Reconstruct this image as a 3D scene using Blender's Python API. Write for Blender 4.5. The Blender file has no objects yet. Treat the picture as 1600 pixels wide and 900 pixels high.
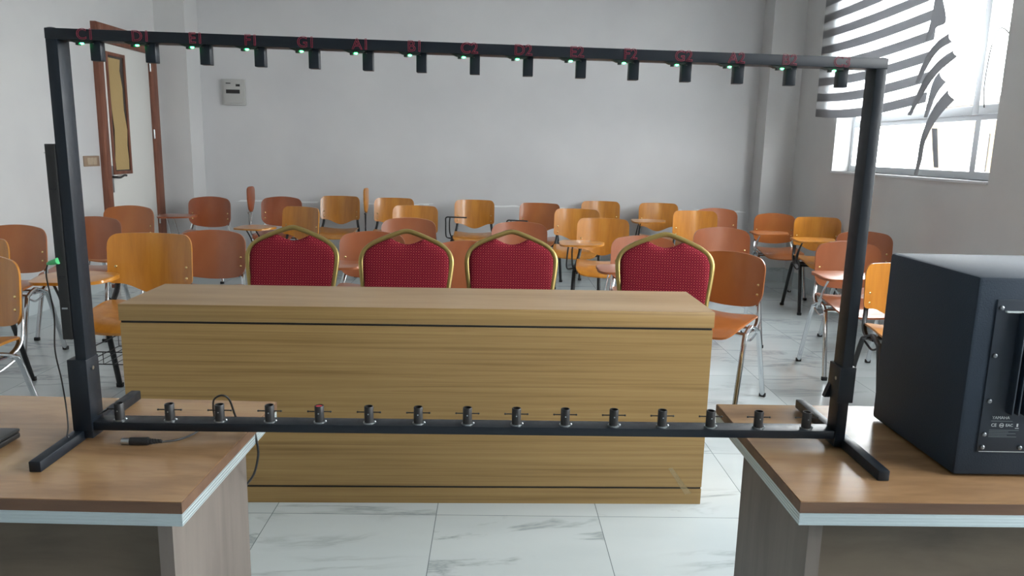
import bpy, bmesh, math, random
from mathutils import Vector, Matrix
R = math.radians
random.seed(7)
C = bpy.context.scene.collection
SC = bpy.context.scene

# ------------------------------------------------------------------ camera
F, YAW, PITCH, ROLL, CH = 1168.06, -0.0006, 0.1849, 0.0226, 1.3363
fw = Vector((math.sin(YAW)*math.cos(PITCH), math.cos(YAW)*math.cos(PITCH), -math.sin(PITCH)))
r0 = Vector((math.cos(YAW), -math.sin(YAW), 0)); u0 = r0.cross(fw)
rt = math.cos(ROLL)*r0 + math.sin(ROLL)*u0
up = -math.sin(ROLL)*r0 + math.cos(ROLL)*u0
cd = bpy.data.cameras.new('camera'); cam = bpy.data.objects.new('camera', cd); C.objects.link(cam)
cd.sensor_width = 36; cd.lens = F*36/1600; cd.clip_start = .05; cd.clip_end = 200
cam.matrix_world = Matrix(((rt.x, up.x, -fw.x, 0), (rt.y, up.y, -fw.y, 0), (rt.z, up.z, -fw.z, CH), (0, 0, 0, 1)))
SC.camera = cam

# ------------------------------------------------------------------ world, light, exposure
SC.view_settings.view_transform = 'Standard'; SC.view_settings.look = 'None'
SC.view_settings.gamma = 1; SC.view_settings.use_curve_mapping = False
SC.view_settings.exposure = 1.85
w = bpy.data.worlds.new('daylight'); SC.world = w; w.use_nodes = True
bg = w.node_tree.nodes['Background']; bg.inputs[0].default_value = (.965, .96, .965, 1); bg.inputs[1].default_value = 7.5
XL, XR, YB, YC, YF, ZC = -3.675, 2.89, 8.2, 7.88, -3.0, 3.3
WINS = [(4.62, 6.92, 1.2, 2.95), (2.2, 3.8, 1.2, 2.95), (-.8, 1.5, 1.2, 2.95)]  # first is in view; other two are unseen, sized and placed for fill light
def portal(name, loc, sx, sy, rot):
    l = bpy.data.lights.new(name, 'AREA'); l.shape = 'RECTANGLE'; l.size = sx; l.size_y = sy
    l.cycles.is_portal = True
    o = bpy.data.objects.new(name, l); o.location = loc; o.rotation_euler = rot; C.objects.link(o)
for (a, b, c, d) in WINS:
    portal('window_daylight', (XR+.24, (a+b)/2, (c+d)/2), d-c, b-a, (0, R(90), 0))

# ------------------------------------------------------------------ pixel ray helpers (to read real positions once)
def ray(px, py):
    return rt*((px-800)/F) - up*((py-450)/F) + fw
def atz(px, py, z):
    d = ray(px, py); return d*((z-CH)/d.z) + Vector((0, 0, CH))
def aty(px, py, y):
    d = ray(px, py); return d*(y/d.y) + Vector((0, 0, CH))
def atx(px, py, x):
    d = ray(px, py); return d*(x/d.x) + Vector((0, 0, CH))

# ------------------------------------------------------------------ materials
def mat(name, col, rough=.5, metal=0, spec=.5, coat=0, emit=None, es=0, alpha=1):
    m = bpy.data.materials.new(name); m.use_nodes = True
    b = m.node_tree.nodes['Principled BSDF']
    b.inputs['Base Color'].default_value = (*col, 1); b.inputs['Roughness'].default_value = rough
    b.inputs['Metallic'].default_value = metal; b.inputs['Specular IOR Level'].default_value = spec
    b.inputs['Coat Weight'].default_value = coat; b.inputs['Coat Roughness'].default_value = .12
    if emit: b.inputs['Emission Color'].default_value = (*emit, 1); b.inputs['Emission Strength'].default_value = es
    b.inputs['Alpha'].default_value = alpha
    return m
def nt(m): return m.node_tree, m.node_tree.nodes['Principled BSDF']
def N(t, kind, **kw):
    n = t.nodes.new(kind)
    for k, v in kw.items(): setattr(n, k, v)
    return n
def coords(t, scale=(1, 1, 1), rot=(0, 0, 0), loc=(0, 0, 0)):
    tc = N(t, 'ShaderNodeTexCoord'); mp = N(t, 'ShaderNodeMapping')
    mp.inputs['Scale'].default_value = scale; mp.inputs['Rotation'].default_value = rot; mp.inputs['Location'].default_value = loc
    t.links.new(tc.outputs['Object'], mp.inputs[0]); return mp.outputs[0]
def ramp(t, fac, stops):
    r = N(t, 'ShaderNodeValToRGB'); e = r.color_ramp.elements
    while len(e) < len(stops): e.new(.5)
    for q, (p, c) in zip(e, stops): q.position = p; q.color = (*c, 1)
    t.links.new(fac, r.inputs[0]); return r.outputs[0]
def noise(t, vec, scale, detail=4, rough=.55, dist=0):
    n = N(t, 'ShaderNodeTexNoise'); n.inputs['Scale'].default_value = scale; n.inputs['Detail'].default_value = detail
    n.inputs['Roughness'].default_value = rough; n.inputs['Distortion'].default_value = dist
    t.links.new(vec, n.inputs['Vector']); return n.outputs[0]
def math_(t, op, a, b=None, c=None):
    n = N(t, 'ShaderNodeMath', operation=op)
    for i, v in enumerate((a, b, c)):
        if v is None: continue
        if hasattr(v, 'links'): t.links.new(v, n.inputs[i])
        else: n.inputs[i].default_value = v
    return n.outputs[0]
def mixc(t, fac, a, b):
    n = N(t, 'ShaderNodeMix', data_type='RGBA')
    for i, v in ((0, fac), (6, a), (7, b)):
        if hasattr(v, 'links'): t.links.new(v, n.inputs[i])
        else: n.inputs[i].default_value = v if i == 0 else (*v, 1)
    return n.outputs[2]
def bump(t, b, h, s=.1, d=.01):
    n = N(t, 'ShaderNodeBump'); n.inputs['Strength'].default_value = s; n.inputs['Distance'].default_value = d
    t.links.new(h, n.inputs['Height']); t.links.new(n.outputs[0], b.inputs['Normal'])
def woodmat(name, dark, mid, light, grain=(1, 1, 1), scale=3, rough=.4, coat=0, spec=.5, streak=.0, pos=(.3, .5, .72), coatr=.12):
    m = mat(name, mid, rough, 0, spec, coat); t, b = nt(m)
    b.inputs['Coat Roughness'].default_value = coatr
    v = coords(t, grain)
    n1 = noise(t, v, scale, 5, .6, .35)
    c = ramp(t, n1, [(pos[0], dark), (pos[1], mid), (pos[2], light)])
    v2 = coords(t, tuple(g*3.1 for g in grain), loc=(3, 1, 7))
    n2 = noise(t, v2, scale*1.6, 3, .5, .2)
    s = ramp(t, n2, [(.30, (0, 0, 0)), (.42, (1, 1, 1))])
    c2 = mixc(t, math_(t, 'MULTIPLY', math_(t, 'SUBTRACT', 1.0, s), streak), c, dark)
    t.links.new(c2, b.inputs['Base Color'])
    bump(t, b, n1, .05, .002)
    return m
def s2l(r, g, b_):
    f = lambda v: ((v/255+.055)/1.055)**2.4 if v > 10 else v/255/12.92
    return (f(r), f(g), f(b_))
M = {}
# plaster walls
m = mat('painted_plaster', s2l(203, 203, 203), .55, spec=.35); t, b = nt(m)
n = noise(t, coords(t), 1.3, 3); t.links.new(ramp(t, n, [(.3, s2l(198, 198, 199)), (.7, s2l(207, 207, 206))]), b.inputs['Base Color'])
bump(t, b, noise(t, coords(t), 9, 3), .04, .01); M['wall'] = m
# back wall: same paint with pale rub marks at chair-back height
m = mat('painted_plaster_scuffed', s2l(203, 203, 203), .5, spec=.35); t, b = nt(m)
n = noise(t, coords(t), 1.3, 3); base = ramp(t, n, [(.3, s2l(198, 198, 200)), (.7, s2l(206, 206, 207))])
tc = N(t, 'ShaderNodeTexCoord'); sx = N(t, 'ShaderNodeSeparateXYZ'); t.links.new(tc.outputs['Object'], sx.inputs[0])
wob = noise(t, coords(t, (1.1, 1, 1)), 2.2, 2); hz = math_(t, 'ADD', sx.outputs['Z'], math_(t, 'MULTIPLY', wob, .05))
band = math_(t, 'LESS_THAN', math_(t, 'ABSOLUTE', math_(t, 'SUBTRACT', hz, .735)), .009)
patch = math_(t, 'GREATER_THAN', noise(t, coords(t, (3.5, 1, 12)), 1.6, 3), .5)
c = mixc(t, math_(t, 'MULTIPLY', math_(t, 'MULTIPLY', band, patch), .8), base, s2l(238, 240, 241))
t.links.new(c, b.inputs['Base Color']); bump(t, b, noise(t, coords(t), 9, 3), .04, .01); M['wallb'] = m
M['ceil'] = mat('ceiling_paint', s2l(225, 225, 222), .8)
# marble tiles
def marble(name, grid, rough, gx=0, gy=0, rot=0, scale=1):
    m = mat(name, (.8, .8, .8), rough, spec=.55); t, b = nt(m)
    tc = N(t, 'ShaderNodeTexCoord'); mp = N(t, 'ShaderNodeMapping', vector_type='TEXTURE')
    mp.inputs['Location'].default_value = (gx, gy, 0); mp.inputs['Rotation'].default_value = (0, 0, rot)
    mp.inputs['Scale'].default_value = (.6, .6, .6)
    t.links.new(tc.outputs['Object'], mp.inputs[0]); v = mp.outputs[0]
    fl = N(t, 'ShaderNodeVectorMath', operation='FLOOR'); t.links.new(v, fl.inputs[0])
    wn = N(t, 'ShaderNodeTexWhiteNoise'); t.links.new(fl.outputs[0], wn.inputs['Vector'])
    sc = N(t, 'ShaderNodeVectorMath', operation='SCALE'); t.links.new(wn.outputs['Color'], sc.inputs[0]); sc.inputs['Scale'].default_value = 9
    ad = N(t, 'ShaderNodeVectorMath', operation='ADD'); t.links.new(v, ad.inputs[0]); t.links.new(sc.outputs[0], ad.inputs[1])
    m2 = N(t, 'ShaderNodeMapping'); m2.inputs['Rotation'].default_value = (0, 0, R(-42)); m2.inputs['Scale'].default_value = (.45, 1.7, 1)
    t.links.new(ad.outputs[0], m2.inputs[0])
    n1 = noise(t, m2.outputs[0], 1.25*scale, 6, .6, .6)
    vein = math_(t, 'ABSOLUTE', math_(t, 'SUBTRACT', n1, .5))
    msk = noise(t, m2.outputs[0], .9, 2)
    vs = ramp(t, vein, [(0, (1, 1, 1)), (.012, (.55, .55, .55)), (.04, (0, 0, 0))])
    mk = ramp(t, msk, [(.46, (0, 0, 0)), (.6, (1, 1, 1))])
    vf = math_(t, 'MULTIPLY', math_(t, 'MULTIPLY', vs, mk), .62)
    cl = ramp(t, noise(t, m2.outputs[0], .8, 4), [(.3, s2l(188, 198, 201)), (.7, s2l(203, 212, 214))])
    c = mixc(t, vf, cl, s2l(128, 137, 142))
    if grid:
        fr = N(t, 'ShaderNodeVectorMath', operation='FRACTION'); t.links.new(v, fr.inputs[0])
        s = N(t, 'ShaderNodeSeparateXYZ'); t.links.new(fr.outputs[0], s.inputs[0])
        g = []
        for o_ in ('X', 'Y'):
            g.append(math_(t, 'GREATER_THAN', math_(t, 'ABSOLUTE', math_(t, 'SUBTRACT', s.outputs[o_], .5)), .5-.0022))
        gm = math_(t, 'MAXIMUM', g[0], g[1]); c = mixc(t, gm, c, s2l(112, 122, 126))
    t.links.new(c, b.inputs['Base Color'])
    return m
M['floor'] = marble('marble_tile_floor', True, .13, -.862, 2.541, .026)
M['skirt'] = marble('marble_tile_skirting', False, .2)
M['honey'] = woodmat('honey_plywood', s2l(162, 102, 32), s2l(182, 118, 38), s2l(196, 134, 50), (7, 7, .8), 2.2, .3, .5, pos=(.25, .5, .75))
M['brown'] = woodmat('brown_plywood', s2l(140, 78, 46), s2l(152, 88, 54), s2l(162, 98, 64), (3, 3, .8), 1.4, .33, .5, pos=(.25, .5, .75))
M['orange'] = woodmat('orange_plywood', s2l(150, 84, 38), s2l(162, 93, 42), s2l(172, 104, 50), (3, 3, .8), 1.4, .33, .5, pos=(.25, .5, .75))
M['dark'] = woodmat('dark_reddish_plywood', s2l(126, 62, 30), s2l(140, 70, 34), s2l(152, 82, 42), (3, 3, .8), 1.4, .3, .5, pos=(.25, .5, .75))
M['chrome'] = mat('chrome_tube', (.62, .64, .66), .16, 1)
M['blackmetal'] = mat('black_painted_steel', (.012, .013, .015), .38)
M['rubber'] = mat('black_rubber', (.015, .015, .016), .7)
M['rivet'] = mat('brass_rivet', (.75, .55, .25), .25, 1)
M['oak'] = woodmat('oak_laminate_panel', s2l(128, 100, 60), s2l(156, 126, 80), s2l(168, 139, 92), (.45, 9, 34), 2.0, .42, 0, .4, .22, (.26, .5, .74))
M['oaktop'] = woodmat('oak_laminate_top', s2l(138, 112, 80), s2l(154, 128, 96), s2l(164, 139, 108), (.6, 5, 5), 2.2, .36, 0, .45, .15, (.28, .5, .7))
M['groove'] = mat('black_inlay', (.006, .006, .007), .5)
M['desk'] = woodmat('walnut_oak_laminate', s2l(126, 96, 68), s2l(154, 121, 88), s2l(172, 140, 102), (.8, 4, 4), 2.4, .22, .3, .5, .3, (.3, .5, .72), .1)
M['edgeb'] = woodmat('brown_edge_band', s2l(80, 58, 44), s2l(98, 72, 54), s2l(110, 84, 64), (1, 6, 6), 3, .45)
M['panel'] = woodmat('grey_brown_laminate', s2l(92, 85, 79), s2l(109, 101, 95), s2l(119, 111, 104), (5, 5, .6), 2, .5, 0, .4, .2)
M['mod'] = woodmat('modesty_panel_laminate', s2l(74, 64, 52), s2l(92, 80, 66), s2l(104, 92, 76), (1, 5, 5), 2, .5)
M['alu'] = mat('ribbed_aluminium_trim', s2l(186, 200, 204), .35, .6); t, b = nt(M['alu'])
wv = N(t, 'ShaderNodeTexWave', bands_direction='Z'); wv.inputs['Scale'].default_value = 55
t.links.new(coords(t), wv.inputs['Vector']); bump(t, b, wv.outputs['Fac'], .5, .002)
M['harp'] = mat('harp_hazy_black_paint', (.007, .011, .017), .42, spec=.35); t, b = nt(M['harp'])  # black paint, with bluish haze from the window side put into its colour
t.links.new(ramp(t, noise(t, coords(t), 40, 4), [(.3, (.33, .33, .33)), (.8, (.5, .5, .5))]), b.inputs['Roughness'])
M['plastic'] = mat('black_plastic', (.012, .012, .013), .45)
M['pcb'] = mat('dark_circuit_board', (.01, .02, .015), .5)
M['led'] = mat('green_led', (.02, .8, .2), .3, emit=(.03, 1, .22), es=9)
M['redpen'] = mat('red_letter_paint', (.3, .015, .045), .5)
M['redcap'] = mat('red_plastic', (.35, .01, .02), .4)
M['steel'] = mat('galvanised_steel', (.45, .48, .5), .3, 1)
M['screw'] = mat('dull_screw_head', (.22, .24, .26), .4, 1)
M['cable'] = mat('black_cable', (.015, .015, .015), .5)
M['greenplug'] = mat('green_plug_plastic', s2l(80, 190, 120), .4)
M['gold'] = mat('gold_painted_tube', s2l(158, 138, 84), .32, .75)
m = mat('crimson_patterned_fabric', s2l(120, 12, 32), .85, spec=.2); t, b = nt(m)
tc = N(t, 'ShaderNodeTexCoord'); s = N(t, 'ShaderNodeSeparateXYZ'); t.links.new(tc.outputs['Object'], s.inputs[0])
k = 2*math.pi/.052
pa = math_(t, 'SINE', math_(t, 'MULTIPLY', math_(t, 'ADD', s.outputs[0], s.outputs[2]), k))
pb = math_(t, 'SINE', math_(t, 'MULTIPLY', math_(t, 'SUBTRACT', s.outputs[0], s.outputs[2]), k))
pr = math_(t, 'ABSOLUTE', math_(t, 'MULTIPLY', pa, pb))
nn = noise(t, coords(t), 260, 2)
c = mixc(t, math_(t, 'MULTIPLY', math_(t, 'LESS_THAN', pr, .16), math_(t, 'MULTIPLY', nn, .7)), s2l(102, 5, 30), s2l(172, 74, 72))
c = mixc(t, math_(t, 'GREATER_THAN', pr, .95), c, s2l(200, 110, 90))
t.links.new(c, b.inputs['Base Color']); bump(t, b, nn, .3, .002); M['red'] = m
M['spk'] = mat('speaker_textured_black', s2l(36, 49, 63), .62, spec=.35); t, b = nt(M['spk']); bump(t, b, noise(t, coords(t), 320, 3), .25, .002)
M['spkp'] = mat('speaker_rear_plate', s2l(28, 40, 53), .48)
M['print'] = mat('pale_grey_print', s2l(180, 188, 190), .6)
M['dimprint'] = mat('dim_grey_print', s2l(96, 106, 110), .6)
M['laptop'] = mat('laptop_dark_lid', (.025, .028, .03), .28); M['pink'] = mat('pale_grey_plastic', s2l(190, 190, 186), .45)
M['white'] = mat('white_door_paint', s2l(216, 216, 212), .45); M['wframe'] = mat('white_window_aluminium', s2l(212, 216, 220), .4)
M['mahog'] = woodmat('mahogany_door_frame', s2l(96, 56, 42), s2l(120, 74, 56), s2l(134, 86, 66), (6, 6, .7), 3, .45)
M['paper'] = mat('brown_kraft_paper', s2l(178, 152, 104), .85); t, b = nt(M['paper']); bump(t, b, noise(t, coords(t), 14, 4), .6, .01)
M['doorglass'] = mat('dark_door_glass', (.06, .05, .045), .1)
M['switch'] = mat('brown_switch_plate', s2l(150, 128, 108), .4); M['switchc'] = mat('pale_switch_rocker', s2l(176, 158, 136), .4)
M['box'] = mat('electric_box_grey', s2l(178, 178, 176), .45); M['boxd'] = mat('electric_box_window', (.02, .02, .022), .2)
M['band'] = mat('grey_blind_fabric', s2l(176, 176, 178), .8)
t, b = nt(M['band']); b.inputs['Transmission Weight'].default_value = 0
def translucent(name, col, frac, alpha):
    m = bpy.data.materials.new(name); m.use_nodes = True; t = m.node_tree; t.nodes.clear()
    o = N(t, 'ShaderNodeOutputMaterial'); d = N(t, 'ShaderNodeBsdfDiffuse'); tr = N(t, 'ShaderNodeBsdfTranslucent'); tp = N(t, 'ShaderNodeBsdfTransparent')
    d.inputs[0].default_value = (*col, 1); tr.inputs[0].default_value = (*col, 1)
    a = N(t, 'ShaderNodeMixShader'); a.inputs[0].default_value = frac; t.links.new(d.outputs[0], a.inputs[1]); t.links.new(tr.outputs[0], a.inputs[2])
    c = N(t, 'ShaderNodeMixShader'); c.inputs[0].default_value = alpha; t.links.new(tp.outputs[0], c.inputs[1]); t.links.new(a.outputs[0], c.inputs[2])
    t.links.new(c.outputs[0], o.inputs[0]); return m
M['band'] = translucent('grey_blind_fabric', s2l(150, 151, 154), .4, 1)
M['sheer'] = translucent('sheer_blind_mesh', s2l(235, 238, 240), .5, .45)
M['tape'] = translucent('clear_sticky_tape', s2l(200, 180, 140), .2, .35)
m = bpy.data.materials.new('window_glass'); m.use_nodes = True; t = m.node_tree; t.nodes.clear()
o = N(t, 'ShaderNodeOutputMaterial'); gl = N(t, 'ShaderNodeBsdfGlossy'); gl.inputs['Roughness'].default_value = .02; tp = N(t, 'ShaderNodeBsdfTransparent'); tp.inputs[0].default_value = (.93, .95, .95, 1)
mx = N(t, 'ShaderNodeMixShader'); mx.inputs[0].default_value = .06; t.links.new(tp.outputs[0], mx.inputs[1]); t.links.new(gl.outputs[0], mx.inputs[2]); t.links.new(mx.outputs[0], o.inputs[0])
M['glass'] = m
M['outwall'] = mat('ochre_render', (.10, .072, .04), .8); M['outroof'] = mat('weathered_concrete', (.08, .075, .07), .8)
M['ground'] = mat('pale_ground', s2l(176, 178, 180), .9)

# ------------------------------------------------------------------ mesh builder
class MB:
    def __init__(s): s.bm = bmesh.new()
    def box(s, c, d, bev=0, rot=None):
        r = bmesh.ops.create_cube(s.bm, size=1); vs = r['verts']
        bmesh.ops.scale(s.bm, vec=d, verts=vs)
        if bev:
            es = list({e for v in vs for e in v.link_edges})
            rr = bmesh.ops.bevel(s.bm, geom=es, offset=bev, segments=2, affect='EDGES', profile=.5)
            vs = list({v for f in rr['faces'] for v in f.verts} | {v for v in vs if v.is_valid})
        if rot is not None: bmesh.ops.rotate(s.bm, cent=(0, 0, 0), matrix=rot, verts=vs)
        bmesh.ops.translate(s.bm, vec=c, verts=vs); return s
    def bb(s, a, b_, bev=0):
        return s.box(((a[0]+b_[0])/2, (a[1]+b_[1])/2, (a[2]+b_[2])/2), (abs(b_[0]-a[0]), abs(b_[1]-a[1]), abs(b_[2]-a[2])), bev)
    def cyl(s, a, b_, r1, r2=None, n=20, cap=True):
        a, b_ = Vector(a), Vector(b_); d = b_-a; q = d.to_track_quat('Z', 'Y').to_matrix()
        r = bmesh.ops.create_cone(s.bm, cap_ends=cap, segments=n, radius1=r1, radius2=r1 if r2 is None else r2, depth=d.length)
        bmesh.ops.rotate(s.bm, cent=(0, 0, 0), matrix=q, verts=r['verts']); bmesh.ops.translate(s.bm, vec=(a+b_)/2, verts=r['verts']); return s
    def ball(s, c, r, sc=(1, 1, 1), n=12):
        q = bmesh.ops.create_uvsphere(s.bm, u_segments=n, v_segments=n//2+2, radius=r)
        bmesh.ops.scale(s.bm, vec=sc, verts=q['verts']); bmesh.ops.translate(s.bm, vec=c, verts=q['verts']); return s
    def sweep(s, pts, rx, ry, side=(1, 0, 0), n=12, closed=False, sub=0, power=2):
        P = [Vector(p) for p in pts]
        if sub: P = smooth(P, sub, closed)
        k = len(P); rings = []
        side = Vector(side)
        for i, p in enumerate(P):
            a = P[(i-1) % k] if (closed or i > 0) else p; c = P[(i+1) % k] if (closed or i < k-1) else p
            t = (c-a).normalized(); x = side - t*side.dot(t)
            if x.length < 1e-4: x = Vector((0, 1, 0)) - t*t.y
            x.normalize(); y = t.cross(x); ring = []
            for j in range(n):
                an = 2*math.pi*j/n; ca, sa = math.cos(an), math.sin(an)
                e = 2/power
                ring.append(s.bm.verts.new(p + x*(rx*math.copysign(abs(ca)**e, ca)) + y*(ry*math.copysign(abs(sa)**e, sa))))
            rings.append(ring)
        for i in range(k if closed else k-1):
            A, B = rings[i], rings[(i+1) % k]
            for j in range(n): s.bm.faces.new((A[j], A[(j+1) % n], B[(j+1) % n], B[j]))
        if not closed: s.bm.faces.new(rings[0][::-1]); s.bm.faces.new(rings[-1])
        return s
    def sheet(s, grid, th, nrm):
        """closed slab from a grid of points; nrm(i,j) gives the offset direction"""
        a = [[s.bm.verts.new(p) for p in row] for row in grid]
        b_ = [[s.bm.verts.new(p + nrm(i, j)*th) for j, p in enumerate(row)] for i, row in enumerate(grid)]
        I, J = len(grid), len(grid[0])
        for i in range(I-1):
            for j in range(J-1):
                s.bm.faces.new((a[i][j], a[i+1][j], a[i+1][j+1], a[i][j+1])); s.bm.faces.new((b_[i][j], b_[i][j+1], b_[i+1][j+1], b_[i+1][j]))
        for i in range(I-1):
            for j in (0, J-1): s.bm.faces.new((a[i][j], b_[i][j], b_[i+1][j], a[i+1][j]))
        for j in range(J-1):
            for i in (0, I-1): s.bm.faces.new((a[i][j], a[i][j+1], b_[i][j+1], b_[i][j]))
        return s
    def prism(s, pts, vec, bev=0):
        vs = [s.bm.verts.new(p) for p in pts]; f = s.bm.faces.new(vs)
        r = bmesh.ops.extrude_face_region(s.bm, geom=[f]); nv = [e for e in r['geom'] if isinstance(e, bmesh.types.BMVert)]
        bmesh.ops.translate(s.bm, vec=vec, verts=nv); return s
    def build(s, name, m, parent=None, loc=None, ang=35):
        bmesh.ops.recalc_face_normals(s.bm, faces=s.bm.faces)
        me = bpy.data.meshes.new(name); s.bm.to_mesh(me); s.bm.free()
        me.materials.append(m)
        for p in me.polygons: p.use_smooth = True
        me.set_sharp_from_angle(angle=R(ang))
        o = bpy.data.objects.new(name, me); C.objects.link(o)
        if parent: o.parent = parent
        if loc: o.location = loc
        return o
def smooth(P, sub, closed=False):
    out = []; k = len(P); rng = range(k) if closed else range(k-1)
    for i in rng:
        p0 = P[(i-1) % k] if (closed or i > 0) else P[i]; p1 = P[i]; p2 = P[(i+1) % k]
        p3 = P[(i+2) % k] if (closed or i < k-2) else p2
        for j in range(sub):
            t = j/sub
            out.append(.5*((2*p1) + (p2-p0)*t + (2*p0-5*p1+4*p2-p3)*t*t + (3*p1-p0-3*p2+p3)*t**3))
    if not closed: out.append(P[-1])
    return out
def thing(name, label, cat, loc=(0, 0, 0), rz=0, group=None):
    o = bpy.data.objects.new(name, None); C.objects.link(o); o.location = loc; o.rotation_euler = (0, 0, rz); o.empty_display_size = .1
    o['label'] = label; o['category'] = cat
    if group: o['group'] = group
    return o
def tag(o, label, cat, group=None):
    o['label'] = label; o['category'] = cat
    if group: o['group'] = group
    return o
def struct(o): o['kind'] = 'structure'; return o
def lab(o, l): o['label'] = l; return o
def text(name, s, size, m, parent, loc, rot, outline=0, ext=.0002, align='CENTER'):
    cu = bpy.data.curves.new(name, 'FONT'); cu.body = s; cu.size = size; cu.align_x = align; cu.align_y = 'CENTER'; cu.resolution_u = 3
    if outline: cu.fill_mode = 'NONE'; cu.bevel_depth = outline; cu.bevel_resolution = 0
    else: cu.extrude = ext
    tmp = bpy.data.objects.new('tmp', cu); C.objects.link(tmp)
    dg = bpy.context.evaluated_depsgraph_get(); me = bpy.data.meshes.new_from_object(tmp.evaluated_get(dg))
    bpy.data.objects.remove(tmp); me.materials.clear(); me.materials.append(m); me.name = name
    o = bpy.data.objects.new(name, me); C.objects.link(o); o.parent = parent; o.location = loc; o.rotation_euler = rot
    return o

# ------------------------------------------------------------------ room shell
struct(MB().bb((XL-.25, YF-.2, -.12), (XR+.27, YB+.2, 0)).build('floor', M['floor']))
struct(MB().bb((XL-.25, YF-.2, ZC), (XR+.27, YB+.2, ZC+.15)).build('ceiling', M['ceil']))
struct(MB().bb((XL-.25, YF, 0), (XL, YB+.2, ZC)).build('wall_left', M['wall']))
struct(MB().bb((XL, YB, 0), (XR, YB+.2, ZC)).build('wall_back', M['wallb']))
struct(MB().bb((XL-.25, YF-.2, 0), (XR+.27, YF, ZC)).build('wall_front', M['wall']))
mb = MB(); ys = [YF]
for (a, b_, c, d) in sorted(WINS):
    mb.bb((XR, ys[-1], 0), (XR+.27, a, ZC)); mb.bb((XR, a, 0), (XR+.27, b_, c)); mb.bb((XR, a, d), (XR+.27, b_, ZC)); ys.append(b_)
mb.bb((XR, ys[-1], 0), (XR+.27, YB+.2, ZC)); struct(mb.build('wall_right', M['wall']))
# corner columns
struct(MB().bb((XL, YC, 0), (-3.365, YB, ZC)).build('trim_1', M['wall']))
struct(MB().bb((2.565, YC, 0), (XR, YB, ZC)).build('trim_2', M['wall']))
# skirting tiles
struct(MB().bb((-3.365, YB-.012, 0), (2.565, YB, .15)).build('baseboard_back', M['skirt']))
mb = MB().bb((XL, YF, 0), (XL+.012, 6.72, .15)).bb((XL, 7.78, 0), (XL+.012, YC, .15)).bb((XL, YC-.012, 0), (-3.353, YC, .15)).bb((-3.365, YC, 0), (-3.353, YB-.012, .15))
struct(mb.build('baseboard_left', M['skirt']))
mb = MB().bb((XR-.012, YF, 0), (XR, YC, .15)).bb((2.553, YC-.012, 0), (XR-.012, YC, .15)).bb((2.553, YC, 0), (2.565, YB-.012, .15))
struct(mb.build('baseboard_right', M['skirt']))

# windows
def window(idx, a, b_, c, d, seen):
    root = bpy.data.objects.new('window_%d' % idx, None); C.objects.link(root); root['kind'] = 'structure'
    root.location = (XR, a, c); W = b_-a; H = d-c; x = .15
    sill = MB().bb((-.012, -.0, -.02), (.25, W, .0), .002).build('window_sill', M['wframe'], root)
    f = MB()
    f.bb((x, 0, 0), (x+.06, W, .05)).bb((x, 0, H-.05), (x+.06, W, H)).bb((x, 0, .05), (x+.06, .05, H-.05)).bb((x, W-.05, .05), (x+.06, W, H-.05))
    f.bb((x, .05, .385), (x+.06, W-.05, .445))                 # transom
    f.bb((x, .40, .05), (x+.06, .46, .385))
    f.bb((x, 1.84, .445), (x+.06, 1.90, H-.05))
    f.build('window_frame', M['wframe'], root)
    for (y0, y1, z0, z1) in ((.04, .46, .42, H-.03), (.44, 1.88, .42, H-.03)):
        s = MB(); xx = x-.025 if y0 < .2 else x-.012
        s.bb((xx, y0, z0), (xx+.03, y0+.055, z1), .003).bb((xx, y1-.055, z0), (xx+.03, y1, z1), .003).bb((xx, y0+.055, z0), (xx+.03, y1-.055, z0+.06), .003).bb((xx, y0+.055, z1-.055), (xx+.03, y1-.055, z1), .003)
        s.build('sash', M['wframe'], root)
    MB().bb((x+.03, .05, .05), (x+.036, W-.05, H-.05)).build('pane', M['glass'], root)
    if seen:
        h = MB().box((x-.04, .07, .60), (.02, .028, .12), .004).box((x-.062, .07, .57), (.02, .02, .10), .006).build('window_handle', M['wframe'], root)
        pts = [(x-.05, .07, .55), (x-.07, .05, .70), (x-.07, .10, .86), (x-.07, .22, .93), (x-.06, .30, .82), (x-.05, .335, .60), (x-.03, .34, .46)]
        MB().sweep(pts, .004, .004, (1, 0, 0), 6, sub=5).build('cord', M['cable'], root)
for i, q in enumerate(WINS): window(i+1, *q, i == 0)

# torn zebra blind
bx = XR-.06
bl = thing('zebra_blind', 'torn zebra roller blind with grey and sheer bands over the corner window', 'blind', (bx, 0, 0))
YL, YR = 7.24, 5.28
MB().cyl((0, YL+.03, 2.98), (0, 4.75, 2.98), .028).build('roller_tube', M['wframe'], bl)
for yb_ in (YL, 4.70): MB().bb((-.035, yb_, 2.93), (.055, yb_+.05, 3.04), .004).build('bracket', M['wframe'], bl)
NB = 9; zt, zb = 2.95, 1.69; step = (zt-zb)/NB
def cloth_pt(u, z):      # u 0 at the far edge, 1 at the near edge
    k = (zt-z)/(zt-zb); y = YL + (YR-.0-YL)*u + .03*k*u
    return Vector((-.01-.03*math.sin(u*3.1)*k, y, z + .05*k*math.sin(math.pi*u)*(-1) + .02*k*u))
for i in range(NB):
    za = zt - i*step; zm = za - step*.50; zc = za - step
    for nm, z1, z0, mm in (('sheer_band', za, zm, M['sheer']), ('grey_band', zm, zc, M['band'])):
        g = [[cloth_pt(u/14, z1+(z0-z1)*v/2) for v in range(3)] for u in range(15)]
        MB().sheet(g, .001, lambda i_, j_: Vector((-1, 0, 0))).build(nm, mm, bl)
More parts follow.
